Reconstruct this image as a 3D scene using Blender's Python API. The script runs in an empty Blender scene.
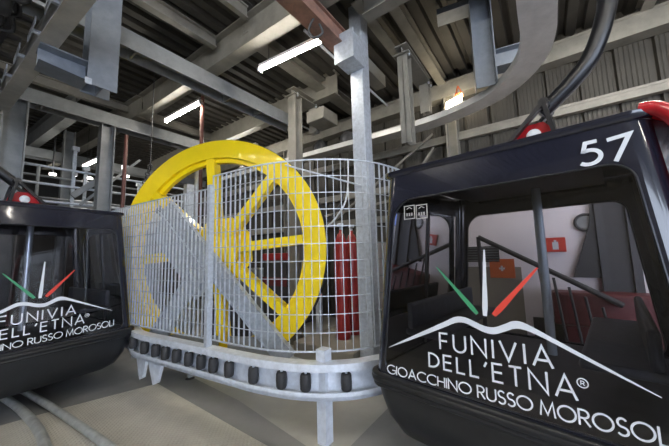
import bpy, bmesh, math, random
from mathutils import Vector, Matrix
random.seed(4)
col = bpy.context.scene.collection
PI = math.pi

# ------------------------------------------------------------------ camera
F_PX, EYE = 286.0, 1.65
def _cd(px, py): return Vector(((px-334.5)/F_PX, -(py-223)/F_PX, 1.0))
_X = _cd(545, 249).normalized()
_Y = _cd(-60, 265); _Y = (_Y - _X*_Y.dot(_X)).normalized()
_Z = _X.cross(_Y)
if _Z.y < 0: _Z = -_Z
CAM = Vector((0, 0, EYE))
def ray(px, py):
    d = _cd(px, py); return Vector((_X.dot(d), _Y.dot(d), _Z.dot(d)))
def atz(px, py, z):
    d = ray(px, py); return CAM + d*((z-EYE)/d.z)
def atx(px, py, x):
    d = ray(px, py); return CAM + d*(x/d.x)
def aty(px, py, y):
    d = ray(px, py); return CAM + d*(y/d.y)
cd_ = bpy.data.cameras.new('camera'); cam = bpy.data.objects.new('camera', cd_); col.objects.link(cam)
cd_.sensor_width = 36; cd_.lens = 36*F_PX/669; cd_.clip_start = .05; cd_.clip_end = 200
right = Vector((_X.x, _Y.x, _Z.x)); up = Vector((_X.y, _Y.y, _Z.y)); fwd = Vector((_X.z, _Y.z, _Z.z))
right = up.cross(-fwd)
m = Matrix((right, up, -fwd)).transposed().to_4x4(); m.translation = CAM
cam.matrix_world = m
bpy.context.scene.camera = cam
vs = bpy.context.scene.view_settings
vs.view_transform = 'Standard'; vs.look = 'None'; vs.gamma = 1; vs.use_curve_mapping = False; vs.exposure = 1.38

# ------------------------------------------------------------------ materials
def mat(name, rgb, rough=.5, metal=0, noise=0, scale=6, bump=0, bscale=60, spec=.5, coat=0, stretch=(1,1,1), dirt=None):
    m = bpy.data.materials.new(name); m.use_nodes = True
    nt = m.node_tree; b = nt.nodes['Principled BSDF']
    b.inputs['Base Color'].default_value = (*rgb, 1); b.inputs['Roughness'].default_value = rough
    b.inputs['Metallic'].default_value = metal; b.inputs['Specular IOR Level'].default_value = spec
    b.inputs['Coat Weight'].default_value = coat; b.inputs['Coat Roughness'].default_value = .05
    tc = nt.nodes.new('ShaderNodeTexCoord'); mp = nt.nodes.new('ShaderNodeMapping')
    mp.inputs['Scale'].default_value = stretch; nt.links.new(tc.outputs['Object'], mp.inputs['Vector'])
    if noise:
        n = nt.nodes.new('ShaderNodeTexNoise'); n.inputs['Scale'].default_value = scale; n.inputs['Detail'].default_value = 6
        n.inputs['Roughness'].default_value = .65
        r = nt.nodes.new('ShaderNodeValToRGB')
        lo = dirt if dirt else tuple(c*(1-noise) for c in rgb); hi = tuple(min(1, c*(1+noise)) for c in rgb)
        r.color_ramp.elements[0].position = .3; r.color_ramp.elements[1].position = .7
        r.color_ramp.elements[0].color = (*lo, 1); r.color_ramp.elements[1].color = (*hi, 1)
        nt.links.new(mp.outputs[0], n.inputs['Vector']); nt.links.new(n.outputs['Fac'], r.inputs['Fac'])
        nt.links.new(r.outputs['Color'], b.inputs['Base Color'])
    if bump:
        n2 = nt.nodes.new('ShaderNodeTexNoise'); n2.inputs['Scale'].default_value = bscale; n2.inputs['Detail'].default_value = 3
        bp = nt.nodes.new('ShaderNodeBump'); bp.inputs['Strength'].default_value = bump; bp.inputs['Distance'].default_value = .01
        nt.links.new(mp.outputs[0], n2.inputs['Vector']); nt.links.new(n2.outputs['Fac'], bp.inputs['Height'])
        nt.links.new(bp.outputs['Normal'], b.inputs['Normal'])
    return m
def emit(name, rgb, s):
    m = bpy.data.materials.new(name); m.use_nodes = True; nt = m.node_tree; nt.nodes.clear()
    e = nt.nodes.new('ShaderNodeEmission'); e.inputs['Color'].default_value = (*rgb, 1); e.inputs['Strength'].default_value = s
    o = nt.nodes.new('ShaderNodeOutputMaterial'); nt.links.new(e.outputs[0], o.inputs['Surface']); return m
def glass(name, tint, refl=1.0):
    m = bpy.data.materials.new(name); m.use_nodes = True; nt = m.node_tree; nt.nodes.clear()
    t = nt.nodes.new('ShaderNodeBsdfTransparent'); t.inputs['Color'].default_value = (*tint, 1)
    g = nt.nodes.new('ShaderNodeBsdfGlossy'); g.inputs['Roughness'].default_value = .015
    g.inputs['Color'].default_value = (refl, refl, refl, 1)
    f = nt.nodes.new('ShaderNodeFresnel'); f.inputs['IOR'].default_value = 1.6
    mx = nt.nodes.new('ShaderNodeMixShader'); o = nt.nodes.new('ShaderNodeOutputMaterial')
    nt.links.new(f.outputs[0], mx.inputs[0]); nt.links.new(t.outputs[0], mx.inputs[1]); nt.links.new(g.outputs[0], mx.inputs[2])
    nt.links.new(mx.outputs[0], o.inputs['Surface']); return m

M = dict(
 steel=mat('grey_painted_steel', (.235,.245,.25), .45, .1, .18, 5, .08, 80),
 steel_warm=mat('warm_grey_painted_steel', (.21,.20,.175), .5, .1, .2, 4, .08, 60),
 steel_brown=mat('brown_primed_steel', (.38,.37,.35), .5, .1, .2, 4, .1, 60),
 rust=mat('red_primed_steel', (.30,.16,.12), .6, .1, .3, 6, .1, 60, dirt=(.17,.11,.09)),
 redpipe=mat('red_painted_pipe', (.11,.036,.027), .45, 0, .2, 9),
 galv=mat('galvanised_steel', (.47,.51,.57), .42, .25, .2, 22, .05, 90),
 rail=mat('pale_galvanised_rail', (.62,.66,.73), .4, .2, .16, 14, .04, 90),
 bluegrey=mat('blue_grey_steel', (.21,.235,.275), .42, .3, .15, 8, .06, 80),
 yellow=mat('yellow_wheel_paint', (.92,.68,.008), .32, 0, .05, 5, .03, 40, coat=.3),
 rubber=mat('black_ribbed_rubber', (.022,.022,.024), .6, 0, .3, 30, .3, 120),
 black=mat('gloss_black_shell', (.011,.012,.022), .18, 0, .2, 3, 0, 10, coat=.6),
 skirt=mat('black_skirt_plastic', (.011,.012,.014), .34, 0, .3, 5, .06, 50),
 blackmetal=mat('black_arm_metal', (.012,.013,.016), .3, .2, .2, 6),
 red=mat('gloss_red_paint', (.36,.010,.016), .25, 0, .1, 4, coat=.5),
 redtank=mat('red_cylinder_paint', (.30,.022,.022), .35, 0, .15, 6),
 decal=mat('white_decal', (.66,.69,.74), .4),
 dgreen=mat('green_decal', (.05,.26,.13), .4), dred=mat('red_decal', (.62,.06,.04), .4),
 chrome=mat('brushed_chrome', (.66,.76,.86), .25, .45),
 interior=mat('dark_cabin_interior', (.035,.035,.04), .6, 0, .2, 6),
 seat=mat('dark_grey_seat', (.05,.055,.07), .6, 0, .2, 20),
 floor=mat('worn_concrete', (.20,.20,.20), .55, 0, .16, 1.4, .12, 40),
 floor2=mat('pale_concrete', (.36,.35,.32), .6, 0, .15, 1.2, .12, 40),
 plate=mat('tread_plate', (.50,.475,.42), .5, .15, .1, 3, 0),
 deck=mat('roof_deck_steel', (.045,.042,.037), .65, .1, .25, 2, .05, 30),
 wallp=mat('ribbed_wall_panel', (.040,.036,.029), .6, .05, .18, 1.5, .1, 40, stretch=(1,6,.4)),
 groove=mat('panel_joint', (.05,.045,.04), .7),
 dark=mat('dark_far_wall', (.05,.048,.045), .8, 0, .3, .6),
 white=mat('white_painted_wall', (.80,.75,.78), .6, 0, .05, 2),
 beige=mat('beige_panel', (.26,.24,.20), .6, 0, .1, 2),
 darkred=mat('dark_red_panel', (.11,.016,.02), .5, 0, .2, 3),
 darkgrey=mat('dark_grey_metal', (.05,.05,.055), .5, .2, .2, 6),
 pipe=mat('dull_galvanised_tube', (.46,.475,.46), .42, .4, .25, 9, .06, 60),
 tube=emit('fluorescent_tube_glow', (1, .95, .84), 60.0),
 faint=emit('distant_lamp_glow', (1,.95,.85), 7.0),
 track=mat('pale_track_steel', (.46,.46,.45), .38, .2, .15, 6, .06, 60),
 frame=mat('blue_grey_galvanised_frame', (.37,.41,.47), .42, .25, .2, 18, .05, 90),
 spot=emit('work_lamp_glow', (1, .86, .62), 26.0),
 screen=emit('blue_screen_glow', (.22, .34, .85), .9),
 glass=glass('tinted_cabin_glass', (.74,.72,.74), .9),
 glass2=glass('clear_far_glass', (.80,.80,.82), .5),
 green=mat('pale_green_reflection', (.30,.42,.36), .3),
 orange=mat('orange_sign', (.55,.12,.03), .5),
)
# tread plate : raised diagonal bars as bump
nt = M['plate'].node_tree; b = nt.nodes['Principled BSDF']
tc = nt.nodes.new('ShaderNodeTexCoord'); hs = []
for a in (45, -45):
    mp = nt.nodes.new('ShaderNodeMapping'); mp.inputs['Rotation'].default_value = (0,0,math.radians(a)); mp.inputs['Scale'].default_value=(9,9,9)
    w = nt.nodes.new('ShaderNodeTexWave'); w.inputs['Scale'].default_value = 1.0
    nt.links.new(tc.outputs['Object'], mp.inputs[0]); nt.links.new(mp.outputs[0], w.inputs[0]); hs.append(w)
mu = nt.nodes.new('ShaderNodeMath'); mu.operation='MULTIPLY'; nt.links.new(hs[0].outputs['Fac'], mu.inputs[0]); nt.links.new(hs[1].outputs['Fac'], mu.inputs[1])
bp = nt.nodes.new('ShaderNodeBump'); bp.inputs['Strength'].default_value=.7; bp.inputs['Distance'].default_value=.01
nt.links.new(mu.outputs[0], bp.inputs['Height']); nt.links.new(bp.outputs[0], b.inputs['Normal'])

# ------------------------------------------------------------------ mesh helpers
class MB:
    def __init__(s): s.v=[]; s.f=[]; s.m=[]; s.sm=[]
    def add(s, vs_, fs, mi=0, smooth=False):
        o=len(s.v); s.v += [tuple(p) for p in vs_]
        for f in fs: s.f.append([i+o for i in f]); s.m.append(mi); s.sm.append(smooth)
        return s
    def box(s, a, b, mi=0):
        x0,y0,z0=a; x1,y1,z1=b
        return s.add([(x0,y0,z0),(x1,y0,z0),(x1,y1,z0),(x0,y1,z0),(x0,y0,z1),(x1,y0,z1),(x1,y1,z1),(x0,y1,z1)],
              [(0,3,2,1),(4,5,6,7),(0,1,5,4),(1,2,6,5),(2,3,7,6),(3,0,4,7)], mi)
    def bar(s, p, q, w, h, upv=(0,0,1), mi=0):
        p=Vector(p); q=Vector(q); d=(q-p).normalized(); u=Vector(upv)
        if abs(d.dot(u.normalized()))>.98: u=Vector((1,0,0))
        r=d.cross(u).normalized(); u=r.cross(d).normalized()
        vs_=[]
        for c in (p,q):
            for a,b_ in ((-1,-1),(1,-1),(1,1),(-1,1)): vs_.append(c+r*(a*w/2)+u*(b_*h/2))
        return s.add(vs_, [(3,2,1,0),(4,5,6,7),(0,1,5,4),(1,2,6,5),(2,3,7,6),(3,0,4,7)], mi)
    def tube(s, pts, r, n=10, mi=0, caps=True, radii=None):
        pts=[Vector(p) for p in pts]; k=len(pts); rings=[]; pu=None
        for i,p in enumerate(pts):
            d=(pts[min(i+1,k-1)]-pts[max(i-1,0)]).normalized()
            if pu is None: pu = Vector((0,0,1)) if abs(d.z)<.9 else Vector((1,0,0))
            a=d.cross(pu).normalized(); c=a.cross(d).normalized(); pu=c
            rr = radii[i] if radii else r
            rings.append([p+a*math.cos(2*PI*j/n)*rr+c*math.sin(2*PI*j/n)*rr for j in range(n)])
        vs_=[v for R in rings for v in R]; fs=[]
        for i in range(k-1):
            for j in range(n): fs.append((i*n+j, i*n+(j+1)%n, (i+1)*n+(j+1)%n, (i+1)*n+j))
        s.add(vs_, fs, mi, True)
        if caps: s.add(rings[0], [tuple(range(n-1,-1,-1))], mi); s.add(rings[-1], [tuple(range(n))], mi)
        return s
    def lathe(s, c, ax, prof, n=32, mi=0, smooth=True):
        # prof: (radius, along axis)
        ax=Vector(ax).normalized(); c=Vector(c)
        u=Vector((0,0,1)) if abs(ax.z)<.9 else Vector((1,0,0)); a=ax.cross(u).normalized(); b_=ax.cross(a)
        vs_=[]; k=len(prof)
        for j in range(n):
            t=2*PI*j/n; d=a*math.cos(t)+b_*math.sin(t)
            for r,h in prof: vs_.append(c+d*r+ax*h)
        fs=[(j*k+i, ((j+1)%n)*k+i, ((j+1)%n)*k+i+1, j*k+i+1) for j in range(n) for i in range(k-1)]
        return s.add(vs_, fs, mi, smooth)
    def sweep(s, path, prof, mi=0, smooth=False):
        # path of (x,y); prof closed polygon of (offset to the left of travel, z)
        P=[Vector((p[0],p[1])) for p in path]; k=len(P); n=len(prof); vs_=[]
        for i,p in enumerate(P):
            d=(P[min(i+1,k-1)]-P[max(i-1,0)]).normalized(); nn=Vector((-d.y,d.x))
            for o,z in prof: q=p+nn*o; vs_.append((q.x,q.y,z))
        fs=[(i*n+j, i*n+(j+1)%n, (i+1)*n+(j+1)%n, (i+1)*n+j) for i in range(k-1) for j in range(n)]
        s.add(vs_, fs, mi, smooth); s.add(vs_[:n], [tuple(range(n))], mi); s.add(vs_[-n:], [tuple(range(n-1,-1,-1))], mi)
        return s
    def prism(s, poly, org, u, v, w, th, mi=0):
        # polygon (a,b) in plane org + a u + b v, thickness th along w
        org=Vector(org); u=Vector(u); v=Vector(v); w=Vector(w); n=len(poly)
        vs_=[org+u*a+v*b_ for a,b_ in poly]+[org+u*a+v*b_+w*th for a,b_ in poly]
        fs=[tuple(range(n-1,-1,-1)), tuple(range(n,2*n))]+[(i,(i+1)%n,n+(i+1)%n,n+i) for i in range(n)]
        return s.add(vs_, fs, mi)
    def build(s, name, mats, parent=None, loc=None, bevel=0):
        me=bpy.data.meshes.new(name); 
        L = Vector(loc) if loc is not None else Vector((0,0,0))
        me.from_pydata([tuple(Vector(p)-L) for p in s.v], [], s.f)
        if not isinstance(mats,(list,tuple)): mats=[mats]
        for x in mats: me.materials.append(x)
        me.polygons.foreach_set('material_index', s.m); me.polygons.foreach_set('use_smooth', s.sm); me.update()
        bm=bmesh.new(); bm.from_mesh(me); bmesh.ops.recalc_face_normals(bm, faces=bm.faces); bm.to_mesh(me); bm.free()
        o=bpy.data.objects.new(name, me); col.objects.link(o); o.location=L
        if parent is not None:
            o.parent=parent; root=parent; o.matrix_parent_inverse = parent.matrix_world.inverted() if False else Matrix()
        if bevel:
            md=o.modifiers.new('bevel','BEVEL'); md.width=bevel; md.segments=2; md.limit_method='ANGLE'
        return o
def tag(o, label=None, cat=None, group=None, kind=None):
    if label: o['label']=label
    if cat: o['category']=cat
    if group: o['group']=group
    if kind: o['kind']=kind
    return o
def empty(name, label, cat, loc=(0,0,0), rz=0, group=None):
    o=bpy.data.objects.new(name, None); col.objects.link(o); o.location=loc; o.rotation_euler=(0,0,rz)
    o.empty_display_size=.1
    return tag(o, label, cat, group)
def struct(o): o['kind']='structure'; return o
def smooth_path(pts, k=8):
    P=[Vector(p) for p in pts]; out=[]
    for i in range(len(P)-1):
        a,b_,c,d=P[max(i-1,0)],P[i],P[i+1],P[min(i+2,len(P)-1)]
        for j in range(k):
            t=j/k; out.append(.5*((2*b_)+(c-a)*t+(2*a-5*b_+4*c-d)*t*t+(3*b_-a-3*c+d)*t**3))
    out.append(P[-1]); return out
def resample(path, step):
    out=[Vector(path[0])]; acc=0; res=[]; 
    L=[0]
    for i in range(1,len(path)): L.append(L[-1]+(path[i]-path[i-1]).length)
    n=max(1,int(round(L[-1]/step))); k=0
    for j in range(n+1):
        s_=L[-1]*j/n
        while k<len(L)-2 and L[k+1]<s_: k+=1
        t=(s_-L[k])/max(1e-9,L[k+1]-L[k]); res.append(path[k].lerp(path[k+1], t))
    return res

# ------------------------------------------------------------------ room shell
struct(MB().box((-7.2,-24,-.2),(6.6,17,0)).build('floor', M['floor']))
mb=MB(); mb.add([(1.95,1.5,.004),(6.2,1.5,.004),(6.2,9,.004),(2.35,9,.004),(2.15,3,.004)],[(0,1,2,3,4)])
struct(mb.build('floor_inner', M['floor2']))  # edge set back; the darker strip left stands in for the rail's shade
pl=[atz(64,408,0),atz(158,384,0),atz(236,424,0),atz(270,446,0),atz(270,520,0),atz(-60,520,0),atz(0,440,0),atz(20,424,0)]
# tread plates : rectangular sheets laid on the concrete beside the rail
mb=MB().prism([(-.9,-1.2),(1.80,-1.2),(1.80,2.4),(1.82,4.31),(.95,4.54),(-.9,4.9)],(0,0,0),(1,0,0),(0,1,0),(0,0,1),.008)
struct(mb.build('floor_tread_plate', M['plate']))
# corrugated roof deck, ribs along X
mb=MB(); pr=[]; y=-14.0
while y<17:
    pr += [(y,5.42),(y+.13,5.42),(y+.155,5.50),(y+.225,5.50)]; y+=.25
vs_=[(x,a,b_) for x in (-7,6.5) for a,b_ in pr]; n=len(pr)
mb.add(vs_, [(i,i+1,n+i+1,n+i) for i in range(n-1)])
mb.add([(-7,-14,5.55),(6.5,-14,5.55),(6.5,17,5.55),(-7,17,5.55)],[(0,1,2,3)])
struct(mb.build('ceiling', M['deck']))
# ribbed wall on the right: vertical trapezoid sheet
mb=MB(); pr=[]; y=-9.0
while y<17:
    pr += [(y,6.38),(y+.035,6.38),(y+.05,6.32)]
    for k in range(1,7): pr += [(y+.05+.06*k-.02,6.32),(y+.05+.06*k-.01,6.326),(y+.05+.06*k,6.32)]
    pr += [(y+.44,6.32)]; y+=.46
n=len(pr)
mb.add([(b_,a,z) for z in (0,5.5) for a,b_ in pr],[(i,i+1,n+i+1,n+i) for i in range(n-1)])
mb.add([(6.42,-9,0),(6.42,17,0),(6.42,17,5.5),(6.42,-9,5.5)],[(0,1,2,3)],1)
struct(mb.build('wall_right',[M['wallp'],M['groove']]))
struct(MB().box((-7.2,16.6,0),(6.6,17,5.5)).build('wall_back', M['dark']))
struct(MB().box((0.6,-9.3,0),(6.6,-9,5.5)).build('wall_front', M['dark']))  # unseen wall closing off sky that would mirror in the left cabin
struct(MB().box((-7.4,-9,0),(-7.0,17,.9)).box((-7.4,-9,4.7),(-7.0,17,5.5)).box((-7.4,-2.4,.9),(-7.0,17,4.7)).build('wall_left', M['beige']))  # unseen wall; its opening is placed to steer daylight off the glass

def girt(name, z, h, label, y0=-9, y1=16.5, d=.12, m='steel_warm'):
    mb=MB().box((6.3-d,y0,z-h/2),(6.3,y1,z+h/2)); mb.box((6.3-d-.01,y0,z+h/2-.012),(6.3-d+.02,y1,z+h/2+.03))
    tag(mb.build(name,M[m]),label,'beam')
girt('wall_girt',4.02,.13,'pale horizontal rail crossing the ribbed wall just above the right cabin')
girt('wall_girt',3.15,.12,'middle horizontal rail on the ribbed wall seen behind the main post')
girt('wall_girt',2.45,.12,'lowest horizontal rail on the ribbed wall seen through the mesh fence')
girt('eaves_beam',5.05,.3,'deep eaves beam running along the top of the ribbed wall',d=.25)
for yy,lb in ((1.36,'pale wall column under the glowing lamp above the right cabin'),(6.2,'pale wall column on the ribbed wall behind the yellow wheel'),(-3.4,'wall column on the ribbed wall hidden low behind the right cabin')):
    mb=MB().box((6.05,yy-.11,0),(6.3,yy-.08,4.9)); mb.box((6.05,yy+.08,0),(6.3,yy+.11,4.9)); mb.box((6.15,yy-.08,0),(6.18,yy+.08,4.9))
    tag(mb.build('wall_column',M['steel_warm']),lb,'column')
# diagonal braces on the wall
for (a,b_,lb) in (((6.14,4.9,2.3),(6.14,1.75,4.2),'thin diagonal brace rising right across the ribbed wall behind the main post'),
                  ((6.0,5.6,2.6),(6.0,2.2,2.9),'thin pipe running low along the ribbed wall behind the mesh'),
                  ((6.14,2.9,2.5),(6.14,1.75,3.9),'short diagonal brace on the ribbed wall left of the right cabin')):
    tag(MB().bar(a,b_,.05,.05).build('diagonal_brace',M['steel_warm']),lb,'brace')

# ------------------------------------------------------------------ roof steel
def hbeam_x(name, y, z, x0, x1, h=.30, w=.26, label='', m='steel', stiff=()):
    # wide H beam lying on its side: two vertical flanges, web between
    mb=MB().box((x0,y,z),(x1,y+.02,z+h)); mb.box((x0,y+w-.02,z),(x1,y+w,z+h)); mb.box((x0,y+.02,z+h*.55),(x1,y+w-.02,z+h*.6))
    for s_ in stiff: mb.box((s_-.012,y+.02,z+.01),(s_+.012,y+w-.02,z+h*.55))
    o=mb.build(name,M[m]); return tag(o,label,'beam')
hbeam_x('roof_beam',4.33,4.52,-6.8,4.55,.26,.30,'long grey steel beam running from upper left to the forked post above the wheel','steel',(-2,0.2,1.4,2.9,3.6))
hbeam_x('roof_beam',7.23,4.52,-6.8,4.6,.26,.30,'long grey steel beam crossing above the left cabin, second beam from the back','steel',(-1,.9,1.95,3.2))
hbeam_x('roof_beam',11.0,4.52,-6.8,6.2,.26,.30,'dim far steel beam above the left walkway','steel',(0,2))
def ibeam(name, p, q, w, h, label, m='steel_warm', t=.02, cat='beam'):
    # p,q at the underside centre
    p=Vector(p); q=Vector(q); zz=Vector((0,0,1)); mb=MB()
    mb.bar(p+zz*t/2,q+zz*t/2,w,t); mb.bar(p+zz*(h-t/2),q+zz*(h-t/2),w,t); mb.bar(p+zz*h/2,q+zz*h/2,t,h-2*t)
    return tag(mb.build(name,M[m]),label,cat)
ibeam('rafter',(2.70,1.2,4.9),(2.50,7.2,4.9),.22,.515,'broad rafter rising to the top beside the long ceiling light')
ibeam('rafter',(2.48,7.25,4.9),(1.95,14,4.9),.22,.515,'broad rafter continuing away over the far left walkway')
ibeam('rafter',(1.55,8.3,4.9),(1.1,14,4.9),.2,.515,'darker slanting rafter nearest the left edge, above the left cabin','steel')
ibeam('rafter',(-1.4,-8,4.9),(-1.4,14,4.9),.22,.515,'rafter over the left side of the platform')
ibeam('rafter',(3.25,-8,4.9),(3.25,1.75,4.9),.18,.515,'rafter crossing above the top of the main post')
ibeam('rafter',(4.62,3.2,4.95),(4.55,12,4.95),.2,.515,'rafter behind the forked post above the yellow wheel')
ibeam('purlin',(-6.8,4.25,5.2),(2.5,4.25,5.2),.12,.2,'pale purlin dropping from the top edge to the rafter, left of the ceiling light')
ibeam('purlin',(-6.8,3.32,5.2),(2.45,3.32,5.2),.08,.2,'short thin purlin between the top edge and the rafter')
ibeam('purlin',(-6.8,7.9,5.2),(6.2,7.9,5.2),.12,.2,'purlin just behind the second long roof beam')
ibeam('purlin',(-6.8,9.1,5.2),(6.2,9.1,5.2),.12,.2,'far purlin high over the left walkway')
ibeam('purlin',(-6.8,5.6,5.2),(6.2,5.6,5.2),.12,.2,'purlin between the two long roof beams')
ibeam('purlin',(2.6,3.62,5.2),(6.2,3.62,5.2),.26,.2,'wide pale purlin behind the long ceiling light')
ibeam('purlin',(3.2,1.86,5.2),(6.2,1.86,5.2),.16,.2,'left one of the two pale purlins right of the main post')
ibeam('purlin',(3.2,1.48,5.2),(6.2,1.48,5.2),.16,.2,'right one of the two pale purlins right of the main post')
ibeam('purlin',(0.5,-1.55,5.2),(6.2,-1.55,5.2),.14,.2,'purlin over the hanger arm of the right cabin')
o=MB(); o.bar((1.6,2.16,4.62),(3.46,2.16,4.62),.24,.02); o.bar((1.6,2.16,4.84),(3.46,2.16,4.84),.24,.02); o.bar((1.6,2.16,4.73),(3.46,2.16,4.73),.16,.22)
tag(o.build('red_girder',M['rust']),'red primed girder coming down to the top of the main post','beam')
tag(MB().bar((3.46,2.16,4.73),(4.5,2.16,4.73),.20,.22).build('grey_girder',M['steel_warm']),'grey girder continuing behind the main post from the red one','beam')
# fixture rail crossing below the red girder
# ------------------------------------------------------------------ fluorescent lights
def light(p, q, label, wires=True, group='fluorescent ceiling lights'):
    p=Vector(p); q=Vector(q); d=(q-p).normalized(); mid=(p+q)/2
    r=empty('fluorescent_light',label,'light',mid,0,group)
    def B(mb,n,m): return mb.build(n,m,r) 
    a=p-mid; b_=q-mid; zz=Vector((0,0,1))
    B(MB().tube([a,b_],.022,10),'tube',M['tube'])
    B(MB().bar(a+zz*.055,b_+zz*.055,.09,.05),'housing',M['white'])
    for e,s_ in ((a,1),(b_,-1)): B(MB().bar(e-d*s_*.03,e+d*s_*.005,.08,.06),'end_cap',M['white'])
    for f in (.15,.85):
        c=a.lerp(b_,f); B(MB().tube([c+zz*.07,Vector((c.x,c.y,5.43-mid.z))],.006,6),'hanger_wire',M['darkgrey'])
    return r
light((2.86,3.50,4.68),(2.98,2.30,4.68),'long bright ceiling light left of the main post top')
light((2.72,6.52,4.68),(2.79,5.22,4.68),'bright ceiling light above the left part of the yellow wheel beside the red pipe')
light(atz(84,166.5,4.3),atz(104,157.5,4.3),'distant ceiling light over the left walkway left of the wheel')
light((2.45,13.6,4.5),(2.45,12.4,4.5),'farthest small ceiling light low over the left walkway')
for (x,y) in ((-1.9,-1.0),(-1.9,3.2),(-1.9,7.4),(-1.0,-5.2),(2.6,-2.0),(2.4,-6.0),(4.9,6.8),(-.8,2.5),(3.9,-1.3),(.25,.2),(-.6,-2.6)):  # unseen lights over booth, girder and viewer are added for brightness
    lb={(-1.9,-1.0):'ceiling light just behind the viewer',(-1.9,3.2):'ceiling light above the platform left of the frame',(-1.9,7.4):'ceiling light beyond the left cabin roof',
        (-1.0,-5.2):'ceiling light near the open station side',(2.6,-2.0):'ceiling light above the right cabin out of frame',(2.4,-6.0):'ceiling light at the open side right',
        (4.9,6.8):'ceiling light behind the forked post',(-.8,2.5):'added fill light above the brown girder out of frame',(3.9,-1.3):'added fill light over the booth behind the right cabin',(.25,.2):'added fill light straight above the viewer',(-.6,-2.6):'ceiling light behind the viewer toward the open side'}[(x,y)]
    light((x,y+.65,4.68),(x,y-.65,4.68),lb)
# work lamp on the wall column
p=atx(455,103,5.9)
r=empty('work_lamp','small glowing lamp with orange bracket above the right cabin beside the curved track','lamp',p)
MB().prism([(-.17,-.05),(.13,-.05),(.17,.05),(-.13,.05)],(-.05,0,0),(0,-1,.25),(0,.15,1),(-1,0,0),.05).build('lamp_glass',M['spot'],r)
MB().bar((0,0,-.02),(.22,0,-.02),.04,.04).build('arm',M['steel'],r)
MB().box((-.05,-.2,-.09),(.02,.16,-.04)).box((0,-.03,-.09),(.15,.03,.02)).build('housing',M['steel'],r)
# the A-shaped orange bracket
mb=MB()
mb.bar((-.06,-.02,.08),(-.06,-.09,.30),.02,.035,(1,0,0)).bar((-.06,-.17,.08),(-.06,-.09,.30),.02,.035,(1,0,0)).bar((-.06,-.05,.15),(-.06,-.14,.15),.02,.025,(1,0,0))
mb.build('bracket',M['orange'],r)

# ------------------------------------------------------------------ overhead tracks
# brown girder upper left
g0=Vector((.68,2.2)); g1=Vector((.43,6.3))
r=empty('track_girder','brown box girder cutting diagonally across the upper left corner','girder',(0,0,0))
mb=MB().sweep([g0,g1],[(0,3.9),(.13,3.9),(.13,4.14),(0,4.14)]); mb.sweep([g0,g1],[(.13,3.9),(.16,3.9),(.16,3.92),(.13,3.92)]); mb.sweep([g0,g1],[(-.02,4.14),(.14,4.14),(.14,4.16),(-.02,4.16)])
mb.build('box_section',M['steel_brown'],r)
for k in range(7):
    y0=2.6+k*.62; x0=g0.x+(g1.x-g0.x)*(y0-g0.y)/(g1.y-g0.y)
    MB().box((x0-.21,y0,4.0),(x0-.20,y0+.44,4.06)).box((x0-.20,y0+.18,4.0),(x0-.12,y0+.22,4.03)).build('guard_strip',M['rail'],r)
for k in range(5):
    y0=2.9+k*1.0; x0=g0.x+(g1.x-g0.x)*(y0-g0.y)/(g1.y-g0.y)
    MB().lathe((x0+.012-.06,y0,4.05),(1,0,0),[(0,0),(.02,0),(.02,.07),(0,.07)],8).build('bolt',M['steel'],r)
def tire(name, c, ax, rad, wid, label, group, parent=None):
    t=empty(name,label,'tire',c,0,group); 
    prof=[(rad*.55,-wid*.4),(rad*.86,-wid*.5),(rad,-wid*.3),(rad,wid*.3),(rad*.86,wid*.5),(rad*.55,wid*.4),(rad*.55,-wid*.4)]
    MB().lathe((0,0,0),ax,prof,24).build('tread',M['rubber'],t)
    MB().lathe((0,0,0),ax,[(0,-wid*.2),(rad*.5,-wid*.25),(rad*.56,-wid*.4),(rad*.56,wid*.4),(rad*.5,wid*.25),(0,wid*.2)],20).build('hub',M['darkgrey'],t)
    return t
pos=['nearest to the viewer','second from the viewer','third from the viewer','fourth from the viewer','fifth from the viewer','sixth from the viewer','farthest from the viewer']
for k in range(7):
    y0=2.75+k*.55; x0=g0.x+(g1.x-g0.x)*(y0-g0.y)/(g1.y-g0.y)-.42
    tire('drive_tire',(x0,y0,4.12),(1,0,0),.17,.12,'black drive tyre beside the brown girder, '+pos[k],'drive tyres along the brown girder')
r=empty('tire_drive_frame','dark drive frame with belts and hoses in the upper left corner','machinery')
mb=MB(); 
for xo in (-.62,-.30): mb.bar((g0.x+xo,2.3,4.3),(g1.x+xo,6.4,4.3),.05,.12)
for k in range(9): y0=2.4+k*.5; mb.bar((g0.x-.8-.03*k,y0,4.32),(g0.x-.15-.03*k,y0,4.32),.06,.05)
mb.build('frame',M['darkgrey'],r)
for k in range(26):
    y0=2.6+random.random()*2.9; x0=.62-.06*(y0-2.2)-.28-random.random()*.35; z0=3.92+random.random()*.25
    pts=smooth_path([(x0,y0,z0+.3),(x0+.1,y0+.15,z0-.02),(x0-.12,y0+.3,z0+.06),(x0+.05,y0+.5,z0+.25)],6)
    MB().tube(pts,.018+.01*random.random(),7).build('hose',M['rubber'],r)
for k in range(5):
    y0=3.05+k*.55; MB().lathe((.02-.06*k*.5,y0,4.02),(0,0,1),[(0,0),(.09,0),(.09,.16),(.05,.2),(0,.2)],14).build('motor',M['darkgrey'],r)

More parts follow.
